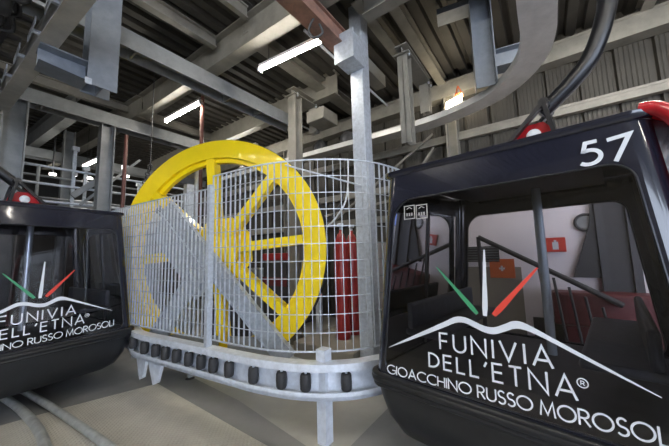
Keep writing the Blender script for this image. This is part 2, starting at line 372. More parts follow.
# hanging brackets
def hang_post(name, x, y, z0, z1, w, label, arm=None, m='bluegrey', t=.014):
    r=empty(name,label,'bracket',(x,y,z0))
    mb=MB(); h=z1-z0   # flanges seen face-on, web between
    mb.box((-w/2,-w/2,0),(-w/2+t,w/2,h)); mb.box((w/2-t,-w/2,0),(w/2,w/2,h)); mb.box((-w/2+t,-t/2,0),(w/2-t,t/2,h))
    mb.build('post',M[m],r); return r
p=Vector((1.0,4.22)); 
r=hang_post('hanging_bracket',.955,4.10,3.63,5.4,.28,'blue grey hanging post with a wedge arm at upper left')
r.rotation_euler=(0,0,math.radians(90))
mb=MB() # arm toward the girder along -X (local +Y after rotation)
def armx(mb,y0,y1,za,zb,zc,w=.26):
    mb.prism([(y0,za),(y1,zb),(y1,zc),(y0,zc+.0)],(-.007,0,0),(0,1,0),(0,0,1),(1,0,0),.014)
    mb.add([(-w/2,y0,za),(w/2,y0,za),(w/2,y1,zb),(-w/2,y1,zb)],[(0,1,2,3)]); mb.add([(-w/2,y0,za+.012),(w/2,y0,za+.012),(w/2,y1,zb+.012),(-w/2,y1,zb+.012)],[(3,2,1,0)])
    mb.box((-w/2,y0,zc),(w/2,y1,zc+.014))
armx(mb,.13,.52,.02,.06,.25)
mb.build('arm',M[ 'bluegrey'],r)
MB().box((-.15,.10,-.01),(-.14,.16,.06)).build('bolt_plate',M['galv'],r)

# curved track
cur=[(3.05,-.29),(3.6,-.29),(4.02,-.22),(4.42,-.03),(4.76,.28),(4.96,.66),(5.10,1.15),(5.16,1.75),(5.16,2.5),(5.12,3.5),(5.05,5.2),(5.0,8.0)]
cp=smooth_path([(-.6,-.30),(1.4,-.30)]+cur,8)
# visible band is the underside of a wide channel : offset to the left of travel is the inside of the loop
r=empty('curved_track','broad grey curved cable track sweeping round from the upper right','track')
mb=MB().sweep(cp,[(0,3.9),(.31,3.9),(.31,3.92),(0,3.92)]); mb.sweep(cp,[(.295,3.92),(.31,3.92),(.31,4.0),(.295,4.0)])
mb.sweep(cp,[(0,3.92),(.015,3.92),(.015,4.0),(0,4.0)])
mb.build('channel',M['track'],r)
pr=atz(486,84,4.0)
r=hang_post('hanging_bracket',pr.x,pr.y,3.96,5.4,.27,'blue grey hanging post carrying the curved track, right of the lamp')
r.rotation_euler=(0,0,math.radians(90+12))
MB().box((-.56,-.11,.20),(-.135,.11,.215)).box((-.56,-.008,.215),(-.135,.008,.44)).box((-.56,-.11,.44),(-.135,.11,.452)).build('lower_arm',M['bluegrey'],r)
MB().box((.135,-.13,1.24),(.58,.13,1.255)).box((.135,-.008,1.255),(.58,.008,1.43)).build('upper_arm',M['bluegrey'],r)
# portal post on the track (cap and knee)
def portal(x,y,z0,z1,L,label,zl,x2=.0,w=.16):
    r=empty('track_hanger',label,'bracket',(x,y,z0)); h=z1-z0
    MB().box((-w/2,-w/2,0),(-w/2+.014,w/2,h)).box((w/2-.014,-w/2,0),(w/2,w/2,h)).box((-w/2,-.006,0),(w/2,.006,h)).build('post',M['steel_warm'],r)
    MB().box((-w/2-.05,-w/2-.04,h),(L+.04,w/2+.04,h+.015)).box((-w/2,-.007,h+.015),(L,.007,h+.13)).box((-w/2-.05,-w/2-.02,h+.13),(L+.04,w/2+.02,h+.145)).build('cap_beam',M['steel_warm'],r)
    MB().box((L-.08,-w/2,zl-z0),(L-.066,w/2,h)).box((L+.04,-w/2,zl-z0),(L+.054,w/2,h)).box((L-.07,-.006,zl-z0),(L+.05,.006,h)).build('short_post',M['steel_warm'],r)
    for bx in (-.05,L-.1,L+.02): MB().lathe((bx,-w/2-.02,h-.03),(0,0,1),[(0,0),(.018,0),(.018,.07),(0,.07)],6).build('bolt',M['galv'],r)
    return r
q=atz(404,58,4.62)
portal(q.x,q.y,3.25,4.62,.95,'slim grey hanger with a bolted cap arm right of the main post',4.1)
q=atz(295,98,4.85)
portal(q.x,q.y,0.02,4.85,.62,'tall forked grey post with a cap arm behind the right side of the wheel',4.3,w=.2)
# tyres and boxes riding on the straight track behind the wheel
for k in range(6):
    y0=3.3+k*.75; tire('conveyor_tire',(5.08,y0,4.17),(1,0,0),.17,.12,'black conveyor tyre on the straight track behind the wheel, '+pos[k],'conveyor tyres on the straight track')
tag(MB().box((4.25,3.3,4.35),(4.75,3.75,4.6)).build('junction_box',M['steel_warm'],bevel=.02),'pale grey box hanging by the forked post','box')
tag(MB().sweep([(5.45,1.9),(5.42,8)],[(0,4.05),(.12,4.05),(.12,4.25),(0,4.25)]).build('cable_tray',M['steel_warm']),'straight pale tray running beside the conveyor tyres','tray')

# ------------------------------------------------------------------ main post
mp_=Vector((3.52,2.02))
r=empty('main_post','tall pale grey box post standing behind the fence right of the wheel','post',(mp_.x,mp_.y,0))
MB().box((-.105,-.105,.02),(.105,.105,5.42)).build('shaft',M['galv'],r,bevel=.012)
MB().box((-.2,-.2,0),(.2,.2,.02)).build('base_plate',M['galv'],r)
mb=MB(); mb.box((-.42,-.14,4.35),(-.10,-.125,4.72)); mb.box((-.42,.125,4.35),(-.10,.14,4.72)); mb.box((-.42,-.14,4.33),(-.10,.14,4.35)); mb.box((-.43,-.16,4.32),(-.41,.16,4.74))
mb.build('bracket',M['galv'],r)
# ------------------------------------------------------------------ guide rail with rollers
rp=smooth_path([(1.72,6.4),(1.70,5.3),(1.66,4.85),(1.585,4.40),(1.64,3.80),(1.72,3.10),(1.785,2.52),(1.83,2.22),(1.93,1.87),(2.09,1.58),(2.34,1.35),(2.72,1.20),(3.4,1.14),(4.1,1.2)],8)
r=empty('guide_rail','pale steel guide rail with black rollers curving below the mesh fence','rail')
# travelling toward the camera: right-hand side is the outside (-X)
mb=MB().sweep(rp,[(-.02,.665),(.10,.665),(.10,.70),(-.02,.70)]); 
mb.sweep(rp,[(-.02,.635),(-.008,.635),(-.008,.665),(-.02,.665)]); mb.build('upper_flange',M['rail'],r)
mb=MB().sweep(rp,[(-.02,.40),(.10,.40),(.10,.43),(-.02,.43)]); mb.sweep(rp,[(-.02,.40),(-.008,.40),(-.008,.465),(-.02,.465)]); mb.build('lower_flange',M['rail'],r)
MB().sweep(rp,[(.07,.43),(.085,.43),(.085,.665),(.07,.665)]).build('web',M['rail'],r)
def rail_at(px):
    # first point of the rail path whose image column is px
    best=None
    for i in range(len(rp)-1):
        for t in (0,.25,.5,.75):
            q=rp[i].lerp(rp[i+1],t); v=Vector((q.x,q.y,.55))-CAM
            c=Vector((v.dot(right),v.dot(up),v.dot(fwd))); x=334.5+F_PX*c.x/c.z
            if c.z>0 and (best is None or abs(x-px)<best[0]) and q.y<5.2: best=(abs(x-px),q,(rp[i+1]-rp[i]).normalized())
    return best[1],best[2]
for px in (133,144,155,165,176,188,200,213,229,253,281,305,347,395):
    q,d=rail_at(px); nn=Vector((-d.y,d.x)); c=Vector((q.x+nn.x*.005,q.y+nn.y*.005,.545))
    rr=.047; 
    ro=MB().lathe(c,(0,0,1),[(0,-.07),(rr*.85,-.07),(rr,-.055),(rr*1.06,0),(rr,.055),(rr*.85,.07),(0,.07)],16).build('roller',M['rubber'],r)
    MB().lathe(c,(0,0,1),[(.012,-.12),(.012,.12)],8).build('roller_pin',M['galv'],ro)
for px,zt in ((323,.66),(215,.4),(110,.4)):
    q,d=rail_at(px); nn=Vector((-d.y,d.x))
    if px==323:
        c=Vector((q.x+nn.x*.10,q.y+nn.y*.10)); MB().box((c.x-.05,c.y-.05,0.0),(c.x+.05,c.y+.05,.80)).build('support_post',M['rail'],r)
# splayed bracket feet at the far end of the rail
for px in (137,151):
    q,d=rail_at(px); nn=Vector((-d.y,d.x)); o=Vector((q.x+nn.x*.05,q.y+nn.y*.05,0))
    d3=Vector((d.x,d.y,0)); MB().prism([(-.16,.40),(.16,.40),(.07,.14),(-.02,.10)],o,d3,(0,0,1),Vector((nn.x,nn.y,0)),.04).build('gusset_foot',M['rail'],r)
tag(MB().lathe(atz(190,379,.0),(0,0,1),[(0,.012),(.05,.012),(.06,.009)],16).build('floor_hole_disc',M['rubber']),'small black disc painted as a hole in the floor below the rail','cap')  # black disc drawn in place of a hole's dark opening

# ------------------------------------------------------------------ mesh fence (flat upright bars, thin cross rods)
fp=smooth_path([(1.64,7.2),(1.605,6.3),(1.60,5.4),(1.63,4.8),(1.665,4.3),(1.715,3.75),(1.795,3.10),(1.86,2.45),(1.95,2.08),(2.13,1.75),(2.38,1.48),(2.72,1.32),(3.25,1.26),(4.2,1.35),(5.6,1.9)],10)
def fence(path, z0, z1, label, posts=(), step=.075):
    pts=resample(path,step); c=pts[0]
    r=empty('mesh_fence_panel',label,'fence',(0,0,0),0,None)
    mb=MB()
    for i,p in enumerate(pts):
        d=(pts[min(i+1,len(pts)-1)]-pts[max(i-1,0)]).normalized(); nn=Vector((-d.y,d.x))
        a=p-nn*.010; b_=p+nn*.010; w=d*.0022
        mb.add([(a.x-w.x,a.y-w.y,z0),(a.x+w.x,a.y+w.y,z0),(b_.x+w.x,b_.y+w.y,z0),(b_.x-w.x,b_.y-w.y,z0),
                (a.x-w.x,a.y-w.y,z1),(a.x+w.x,a.y+w.y,z1),(b_.x+w.x,b_.y+w.y,z1),(b_.x-w.x,b_.y-w.y,z1)],
               [(0,3,2,1),(4,5,6,7),(0,1,5,4),(1,2,6,5),(2,3,7,6),(3,0,4,7)])
    mb.build('upright_bars',M['galv'],r)
    mb=MB(); k=11
    for j in range(k+1):
        z=z0+.01+(z1-z0-.02)*j/k; rr=.0034 if 0<j<k else .0065
        mb.sweep(pts,[(-.012,z-rr),(-.012+2*rr,z-rr),(-.012+2*rr,z+rr),(-.012,z+rr)])
    mb.build('cross_rods',M['galv'],r)
    for (px_,py_) in posts:
        MB().box((px_-.03,py_-.03,.70),(px_+.03,py_+.03,z1+.02)).build('fence_post',M['galv'],r)
    return r
def seg(y_from,y_to):
    return [p for p in fp if (p.y<=y_from+1e-6 and p.y>=y_to-1e-6)]
i1=min(range(len(fp)),key=lambda i:abs(fp[i].y-3.02)); i2=min(range(len(fp)),key=lambda i:abs(fp[i].x-3.3))
P1=fp[i1]; P2=fp[i2]
fence(fp[:i1+1],.755,2.46,'galvanised mesh fence panel in front of the left half of the wheel',[(P1.x-.03,P1.y),(fp[0].x,fp[0].y)])
fence(fp[i1:i2+1],.755,2.60,'curved galvanised mesh fence panel in front of the right half of the wheel',[])
fence(fp[i2:],.755,2.62,'galvanised mesh fence panel receding behind the right cabin corner',[(P2.x,P2.y)])

# ------------------------------------------------------------------ bull wheel
R_=1.6
wc=Vector((2.441,3.938,1.757)); wh=2.015
KW=1.686/1.6
wr=empty('bullwheel','large yellow cable wheel standing upright behind the mesh fence','wheel',wc,wh)
# local: X along wheel plane, Z up, Y axis = axle.  side toward the camera is +Y or -Y
side = 1 if (Matrix.Rotation(wh,3,'Z')@Vector((0,1,0))).dot(CAM-wc)>0 else -1
S=side
MB().lathe((0,0,0),(0,1,0),[(1.27,-.035),(1.27,.035),(1.33,.035),(1.33,.09),(1.585,.09),(1.585,.06),(1.50,.05),(1.50,-.05),(1.585,-.06),(1.585,-.09),(1.33,-.09),(1.33,-.035),(1.27,-.035)],96,smooth=False).build('rim',M['yellow'],wr)
MB().lathe((0,0,0),(0,1,0),[(1.592,.058),(1.598,.045),(1.53,.042),(1.53,-.042),(1.598,-.045),(1.592,-.058),(1.58,-.057),(1.52,-.048),(1.52,.048),(1.58,.057),(1.592,.058)],96).build('liner',M['rubber'],wr)
for k in range(8):
    t=math.radians(-5)+k*PI/4; d=Vector((math.cos(t)*1,0,math.sin(t)))
    mb=MB(); e=d.cross(Vector((0,1,0)))
    # I-section spoke: two edge flanges and a web
    mb.bar(d*.3+e*.055,d*1.32+e*.055,.16,.014,e); mb.bar(d*.3-e*.055,d*1.32-e*.055,.16,.014,e); mb.bar(d*.3+Vector((0,S*.0,0)),d*1.32,.012,.10,e)
    mb.bar(d*.3+Vector((0,S*.072,0)),d*1.33+Vector((0,S*.072,0)),.012,.125,e)
    mb.build('spoke',M['yellow'],wr)
oc=[(.50*math.cos(math.radians(22.5-5)+k*PI/4),.50*math.sin(math.radians(22.5-5)+k*PI/4)) for k in range(8)]
MB().prism(oc,(0,-S*.10,0),(1,0,0),(0,0,1),(0,S*.02,0),1).build('hub_plate',M['yellow'],wr)
MB().prism([(a*.72,b_*.72) for a,b_ in oc],(0,S*.082,0),(1,0,0),(0,0,1),(0,S*.02,0),1).build('hub_plate',M['yellow'],wr)
MB().lathe((0,0,0),(0,1,0),[(0,-.42),(.13,-.42),(.13,-.12),(.2,-.12),(.2,.14),(.12,.14),(.12,.20),(0,.20)],28).build('hub',M['yellow'],wr)
wr.scale=(KW,KW,KW)
# galvanised support frame in front of the wheel
wd=Vector((math.cos(wh),math.sin(wh),0)); wn=Vector((-math.sin(wh),math.cos(wh),0))*S
def onw(a,z,o): return Vector((wc.x,wc.y,0))+wd*a+wn*o+Vector((0,0,z))
def wpl(px,py,o):
    p0=Vector((wc.x,wc.y,0))+wn*o; d=ray(px,py); t=((p0-CAM).dot(wn))/d.dot(wn); return CAM+d*t
fr=empty('wheel_support_frame','galvanised crossed steel frame standing close in front of the yellow wheel','frame')
o1=.235
a=wpl(166,207,o1); b_=wpl(288,360,o1); b_.z=max(b_.z,.1)
def chan(p,q,w,dep,name='brace',m='frame'):
    d=(q-p).normalized(); e=d.cross(wn).normalized(); mb=MB()
    mb.bar(p,q,dep*.1,w,e); mb.bar(p+e*(w/2)+wn*0,q+e*(w/2),dep,.012,e); mb.bar(p-e*(w/2),q-e*(w/2),dep,.012,e)
    return mb.build(name,M[m],fr)
chan(a,b_,.24,.09)
a2=wpl(206,262,o1); b2=wpl(152,345,o1); chan(a2,b2,.24,.085)
a3=wpl(163,212,o1+.06); b3=wpl(148,250,o1+.06)
mb=MB(); tri=[wpl(x,y,o1-.03) for x,y in ((166,208),(152,236),(196,300),(222,275))]
mb.add([*tri,*[t_+wn*-.015 for t_ in tri]],[(0,1,2,3),(7,6,5,4),(0,4,5,1),(1,5,6,2),(2,6,7,3),(3,7,4,0)]); mb.build('gusset_plate',M['frame'],fr)
for a0_,a1_ in ((-1.05,-.28),(-.12,.62),(.80,1.25)):
    MB().bar(onw(a0_,.40,.165),onw(a1_,.40,.165),.05,.34).build('kick_plate',M['steel'],fr)
for a_ in (-.9,.3,1.1): MB().box(tuple(onw(a_,.0,.165)-Vector((.03,.03,0))),tuple(onw(a_,.3,.165)+Vector((.03,.03,0)))).build('foot',M['steel'],fr)
p0=wpl(190,152,-.35); 
tag(MB().box((p0.x-.06,p0.y-.06,.02),(p0.x+.06,p0.y+.06,2.9)).build('back_post',M['galv']),'galvanised post seen behind the upper left spokes of the wheel','post')
mb=MB().box((p0.x+.5,p0.y-.3,.02),(p0.x+1.1,p0.y+.4,.75)); mb.box((p0.x+.6,p0.y-.2,.75),(p0.x+1.0,p0.y+.1,1.15))
tag(mb.build('gearbox_housing',M['darkgrey'],bevel=.03),'dark machine housing low behind the wheel hub','machinery')

# ------------------------------------------------------------------ things behind the wheel
def cylinder_tank(x,y,label,h=1.75,r_=.115,z0=.35):
    r=empty('gas_cylinder',label,'gas cylinder',(x,y,z0),0,'red gas cylinders')
    MB().lathe((0,0,0),(0,0,1),[(0,0),(r_*.95,0),(r_,.03),(r_,h*.78),(r_*.85,h*.86),(r_*.45,h*.93),(r_*.25,h*.94),(r_*.25,h*.97),(0,h*.97)],24).build('body',M['redtank'],r)
    MB().lathe((0,0,h*.97),(0,0,1),[(.02,0),(.02,.05),(.05,.05),(.05,.1),(0,.1)],12).build('valve',M['galv'],r)
q=atz(341,300,.0)
d=ray(341,250); s_=4.9/d.length
t1=CAM+d*4.6; cylinder_tank(t1.x,t1.y,'tall red gas cylinder between the wheel rim and the main post')
d=ray(352,250); t2=CAM+d*4.85; cylinder_tank(t2.x,t2.y,'red gas cylinder partly hidden behind the one beside the wheel rim')
tag(MB().box((t1.x-.5,t1.y-.5,0),(t1.x+.7,t1.y+.6,.35)).build('equipment_plinth',M['beige'],bevel=.02),'low beige plinth under the red cylinders','plinth')
d=ray(288,262); t3=CAM+d*7.2
r=empty('red_machine_cover','red and black machine box seen through the right spokes of the wheel','machinery',(t3.x,t3.y,0))
MB().box((-.45,-.4,0),(.45,.4,1.55)).build('body',M['darkgrey'],r,bevel=.02); MB().box((-.47,-.42,1.55),(.47,.42,1.72)).build('top_cover',M['redtank'],r,bevel=.02)
MB().box((-.47,-.42,.95),(-.455,.42,1.15)).build('door',M['darkred'],r)
d=ray(318,250); t4=CAM+d*5.0
mb=MB().box((t4.x-.04,t4.y-.04,0),(t4.x+.04,t4.y+.04,1.35)); tag(mb.build('short_upright',M['galv']),'short galvanised upright low beside the wheel rim','post')
mb=MB().box((3.0,2.8,.0),(3.9,3.4,.12)); 
tag(mb.build('floor_channel_cover',M['galv'],bevel=.01),'flat galvanised cover on the floor behind the support post','cover')
tag(MB().box((4.75,1.9,.55),(5.6,2.6,.62)).box((4.8,1.95,0),(4.86,2.01,.55)).box((5.5,1.95,0),(5.56,2.01,.55)).box((5.5,2.5,0),(5.56,2.56,.55)).box((4.8,2.5,0),(4.86,2.56,.55)).build('work_bench',M['steel']),'low grey bench beyond the main post','bench')
tag(MB().box((5.3,2.9,0),(6.0,3.8,1.9)).box((5.28,2.95,.1),(5.3,3.4,1.8)).build('electrical_cabinet',M['white'],bevel=.01),'pale electrical cabinet against the ribbed wall behind the fence','cabinet')
tag(MB().box((5.2,6.3,0),(6.0,7.6,1.3)).build('storage_box',M['steel'],bevel=.02),'grey storage box by the ribbed wall beyond the wheel','box')
pts=smooth_path([atx(348,160,5.2),atx(347,195,5.1),atx(338,215,5.0),atx(322,232,4.9)],8)
tag(MB().tube(pts,.02,8).build('hanging_cable',M['rail']),'curved pale cable hanging between the wheel and main post','cable')
tag(MB().tube([(p+Vector((0,.09,.05))) for p in pts],.02,8).build('hanging_cable',M['darkgrey']),'curved dark cable hanging beside the pale one','cable')
# rod from fence top across to main post
tag(MB().tube([atx(285,165,2.75),atx(363,186,3.4)],.012,8).build('tie_rod',M['galv']),'thin tie rod crossing behind the fence top to the main post','rod')

# thin conduits clipped under the roof
for (a,b_,lb) in (((2.86,1.2,5.0),(2.62,7.1,5.0),'thin conduit running beside the broad rafter'),
                  ((-3,5.05,5.16),(6.1,5.05,5.16),'thin conduit crossing between the two long roof beams'),
                  ((3.1,2.75,5.16),(6.1,2.75,5.16),'thin conduit under the deck right of the long ceiling light'),
                  ((-3,8.5,5.14),(6.1,8.5,5.14),'far thin conduit under the deck behind the second roof beam')):
    tag(MB().tube([a,b_],.022,8).build('roof_conduit',M['rail']),lb,'pipe')
tag(MB().tube(smooth_path([(2.55,2.1,4.62),(2.57,2.2,4.52),(2.64,2.18,4.45),(2.70,2.08,4.50),(2.66,2.1,4.62)],6),.015,8).build('cable_loop',M['darkgrey']),'small loop of cable hanging from the red girder','cable')
# red vertical pipes and conduit
def rod(name,px0,py0,px1,py1,y,r_,label,m='redpipe',z0=None,z1=None,cat='pipe'):
    a=aty(px0,py0,y); b_=aty(px1,py1,y); c=(a+b_)/2
    x=(a.x+b_.x)/2
    tag(MB().tube([(x,y,z0),(x,y,z1)],r_,10).build(name,M[m]),label,cat)
rod('red_pipe',205,88,199,150,5.4,.036,'red vertical pipe descending to the top of the wheel',z0=1.0,z1=4.95)
rod('conduit',202,130,192,200,4.9,.035,'thin pale conduit beside the red vertical pipe behind the wheel','galv',z0=.0,z1=3.35)
rod('red_pipe',128,138,121,200,7.0,.035,'brownish red pipe left of the wheel over the walkway',z0=.0,z1=4.3)
# ------------------------------------------------------------------ left background structure
def column(px,py,y,w,label,z1=4.52,m='steel'):
    a=aty(px,py,y); x=a.x
    mb=MB().box((x-w/2,y-w/2,0),(x-w/2+.02,y+w/2,z1)).box((x+w/2-.02,y-w/2,0),(x+w/2,y+w/2,z1)).box((x-w/2,y-.01,0),(x+w/2,y+.01,z1))
    mb.box((x-w/2-.04,y-w/2-.04,0),(x+w/2+.04,y+w/2+.04,.02))
    return tag(mb.build('steel_column',M[m]),label,'column')
column(11,150,7.38,.31,'thick grey steel column at the left edge behind the left cabin')
column(105,165,7.38,.24,'grey steel column between the left cabin and the yellow wheel')
column(67,170,9.4,.2,'slender grey column farther back over the left cabin roof',4.9)
column(160,190,11.15,.2,'far grey column glimpsed behind the wheel rim')
r=empty('walkway_platform','raised grey service walkway behind the left cabin','walkway')
MB().box((-3,7.9,2.35),(4.2,7.95,2.55)).box((-3,9.0,2.35),(4.2,9.05,2.55)).box((-3,7.95,2.5),(4.2,9.0,2.54)).build('deck',M['steel'],r)
for z in (2.85,3.2,3.55): MB().tube([(-3,7.9,z),(4.2,7.9,z)],.028,8).build('handrail',M['galv'],r)
for z in (3.1,3.6): MB().tube([(-3,9.05,z),(4.2,9.05,z)],.026,8).build('handrail',M['steel'],r)
for k in range(8): MB().tube([(-3+k*1.0,7.9,2.5),(-3+k*1.0,7.9,3.55)],.026,8).build('railing_post',M['galv' if k%2 else 'steel'],r)
for k in range(3): MB().bar((-2+k*2.4,7.95,0),(-2+k*2.4,7.95,2.4),.1,.1).build('leg',M['steel'],r)
MB().bar(aty(72,196,7.85),aty(112,172,7.85),.05,.12).build('stair_stringer',M['steel'],r)
MB().bar(aty(80,205,7.8),aty(140,160,7.8),.03,.05).build('stair_handrail',M['steel'],r)
for (x0,y0,z0,sx,sz,lb,mm) in ((1.6,8.3,2.55,.5,.45,'grey motor housing on the walkway above the left cabin','steel'),(2.9,8.4,2.55,.4,.7,'dark valve block on the walkway beside the wheel','darkgrey'),(.4,8.4,2.55,.7,.35,'pale equipment box on the walkway at the far left','steel_warm')):
    tag(MB().box((x0,y0,z0),(x0+sx,y0+.4,z0+sz)).build('equipment_box',M[mm],bevel=.03),lb,'box')
for k,(px,py) in enumerate(((53,174),(90,178),(127,176))):
    p=aty(px,py,10.5); r=empty('work_lamp',['small distant lamp over the left cabin','small distant lamp between the two left columns','small distant lamp left of the wheel'][k],'lamp',p)
    MB().box((-.06,0,-.025),(.06,.04,.025)).build('lamp_glass',M['faint'],r); MB().box((-.08,.04,-.04),(.08,.08,.04)).build('housing',M['steel'],r); MB().tube([(0,.06,.04),(0,.06,5.43-p.z)],.02,8).build('drop_rod',M['darkgrey'],r)
for k,(px,y,z0,z1) in enumerate(((74,8.3,2.54,4.2),(125,8.3,2.54,4.0),(86,8.7,2.54,3.9),(140,8.6,2.54,3.7))):
    a=aty(px,170,y); tag(MB().box((a.x-.03,y-.03,z0),(a.x+.03,y+.03,z1)).box((a.x-.06,y-.06,z1-.1),(a.x+.06,y+.06,z1)).build('walkway_upright',M['galv']),['pale upright on the walkway left of the slender far column','pale upright on the walkway left of the red pipe','pale upright between the two left columns','pale upright on the walkway beside the wheel rim'][k],'upright')
q=aty(148,196,7.4)
r=empty('pulley_motor','tan and black pulley motor partly hidden by the left rim of the wheel','motor',(q.x,q.y,0))
MB().box((-.12,-.12,0),(.12,.12,2.3)).build('stand',M['steel'],r)
MB().lathe((0,0,2.5),(0,1,0),[(0,-.16),(.26,-.14),(.30,-.05),(.26,0),(.30,.05),(.26,.14),(0,.16)],24).build('pulley',M['steel_brown'],r)
MB().lathe((.1,0,2.78),(1,0,.2),[(0,-.2),(.11,-.2),(.12,.1),(.08,.2),(0,.2)],16).build('motor_body',M['darkgrey'],r)
MB().box((-.30,-.2,2.72),(-.20,-.12,2.98)).build('warning_cover',M['yellow'],r,bevel=.02)
# chain and yellow hook left of the wheel
r=empty('chain_hoist','small hoist with yellow hook and dangling chain left of the wheel','hoist',aty(150,172,6.0))
mb=MB()
for k in range(10):
    mb.lathe((-.02*k,0,.12-.085*k),((1,0,0) if k%2 else (0,1,0)),[(.028,-.01),(.045,-.01),(.045,.01),(.028,.01),(.028,-.01)],12)
mb.build('chain',M['darkgrey'],r); MB().tube([(0,0,.12),(0,0,5.43-r.location.z)],.008,8).build('drop_rod',M['darkgrey'],r); MB().box((-.22,-.03,-.75),(-.14,.03,-.62)).build('hook',M['yellow'],r,bevel=.02)

# ------------------------------------------------------------------ floor tubes beneath the left cabin
pA=smooth_path([(.52,5.7,.05),(.59,5.19,.05),(.64,4.73,.05),(.67,4.19,.05),(.655,3.66,.05),(.60,3.3,.05),(.48,3.0,.05)],8)
pB=smooth_path([(.70,5.7,.05),(.77,5.14,.05),(.87,4.32,.05),(.98,3.17,.05),(1.02,2.6,.05)],8)
tag(MB().tube(pA,.04,14).build('bent_floor_tube',M['pipe']),'grey tube bending on the floor under the left cabin','tube')
tag(MB().tube(pB,.036,14).build('straight_floor_tube',M['pipe']),'straight grey tube on the floor right of the bent one','tube')

# ------------------------------------------------------------------ booth behind the right cabin
bx=4.6
struct(MB().box((bx,-4.2,0),(6.2,1.3,2.9)).build('wall_booth', M['white']))
struct(MB().box((bx-.015,.28,0),(bx,1.25,1.42)).build('trim_booth_panel', M['beige']))
struct(MB().box((bx-.03,-4.2,0),(bx,.2,.78)).build('baseboard_booth', M['darkgrey']))
def sign(name,y,z,w,h,label,m,kids):
    r=empty(name,label,'sign',(bx-.01,y,z)); MB().box((-.02,-w/2,-h/2),(0,w/2,h/2)).build('board',M[m],r,bevel=.004)
    for (a,b_,c,d_) in kids: MB().box((-.026,a,b_),(-.02,c,d_)).build('white_mark',M['decal'],r)
    return r
sign('fire_extinguisher_sign',-.11,1.70,.21,.18,'small red sign with a white extinguisher mark inside view of the right cabin','dred',[(-.03,-.06,.03,.035),(-.012,.035,.012,.06)])
sign('first_aid_box',.50,1.40,.30,.26,'orange red first aid box with a white cross on the booth wall','orange',[(-.035,-.012,.035,.012),(-.012,-.035,.012,.035)])
r=empty('ventilation_grille','dark louvred grille on the booth wall left of the first aid box','grille',(bx,.80,1.60))
mb=MB().box((-.03,-.28,-.11),(0,.28,.11)); mb.build('backing',M['darkgrey'],r)
for k in range(6): MB().bar((-.035,-.27,-.09+k*.036),(-.035,.27,-.09+k*.036),.02,.008).build('slat',M['steel'],r)
r=empty('wall_clock','round grey clock on the booth wall','clock',(bx-.01,-.42,1.96)); MB().lathe((0,0,0),(-1,0,0),[(0,.01),(.085,.01),(.085,.03),(.11,.03),(.11,0)],28).build('case',M['darkgrey'],r); MB().lathe((0,0,0),(-1,0,0),[(0,.013),(.08,.013)],28).build('face',M['steel'],r)
for (y,w,lb) in ((-.72,.17,'narrow blue glowing monitor in the booth'),(-1.02,.36,'wide blue glowing monitor in the booth')):
    r=empty('monitor',lb,'monitor',(bx-.02,y,1.98)); MB().box((-.03,-w/2-.015,-.125),(.01,w/2+.015,.125)).build('casing',M['darkgrey'],r); MB().box((-.034,-w/2,-.11),(-.03,w/2,.11)).build('screen',M['screen'],r)
tag(MB().prism([(-.25,1.3),(-.62,1.3),(-.62,2.5),(-.52,2.5),(-.45,1.92)],(bx-.02,0,0),(0,1,0),(0,0,1),(-1,0,0),.05).build('hanging_coat',M['interior']),'dark hanging coat on the booth wall below the clock','coat')
for y,lb in ((-.54,'left dark upright frame on the booth wall'),(-.80,'right dark upright frame on the booth wall')):
    tag(MB().box((bx-.10,y-.035,0),(bx-.02,y+.035,2.75)).build('door_jamb',M['darkgrey']),lb,'frame')
tag(MB().box((bx-.06,-.78,0),(bx-.025,-.58,2.5)).build('dark_door_panel',M['interior']),'dark door panel between two upright frames on the booth wall','panel')
tag(MB().box((bx-.35,-1.8,.78),(bx-.05,-.02,1.15)).box((bx-.32,-1.75,0),(bx-.1,-.1,.78)).build('red_bench',M['darkred'],bevel=.03),'dark red bench against the booth wall','bench')
r=empty('stair_railing','dark sloping stair railing in front of the booth wall','railing')
MB().tube([(bx-.42,.70,1.83),(bx-.42,-.60,1.05)],.03,8).build('top_rail',M['darkgrey'],r)
MB().tube([(bx-.42,.70,0),(bx-.42,.70,1.83)],.025,8).build('post',M['darkgrey'],r)
for k in range(5): MB().tube([(bx-.42,.08-.13*k,1.42-.10*k),(bx-.42,-.02-.13*k,.2)],.014,6).build('baluster',M['darkgrey'],r)
for y,lb in ((-.98,'left pale green reflection set as a pane on the red bench front'),(-1.16,'right pale green reflection set as a pane on the red bench front')):
    tag(MB().box((bx-.37,y-.07,.83),(bx-.35,y+.07,1.02)).build('reflection_pane',M['green']),lb,'painted_reflection')  # painted panes stand in for greenish reflections

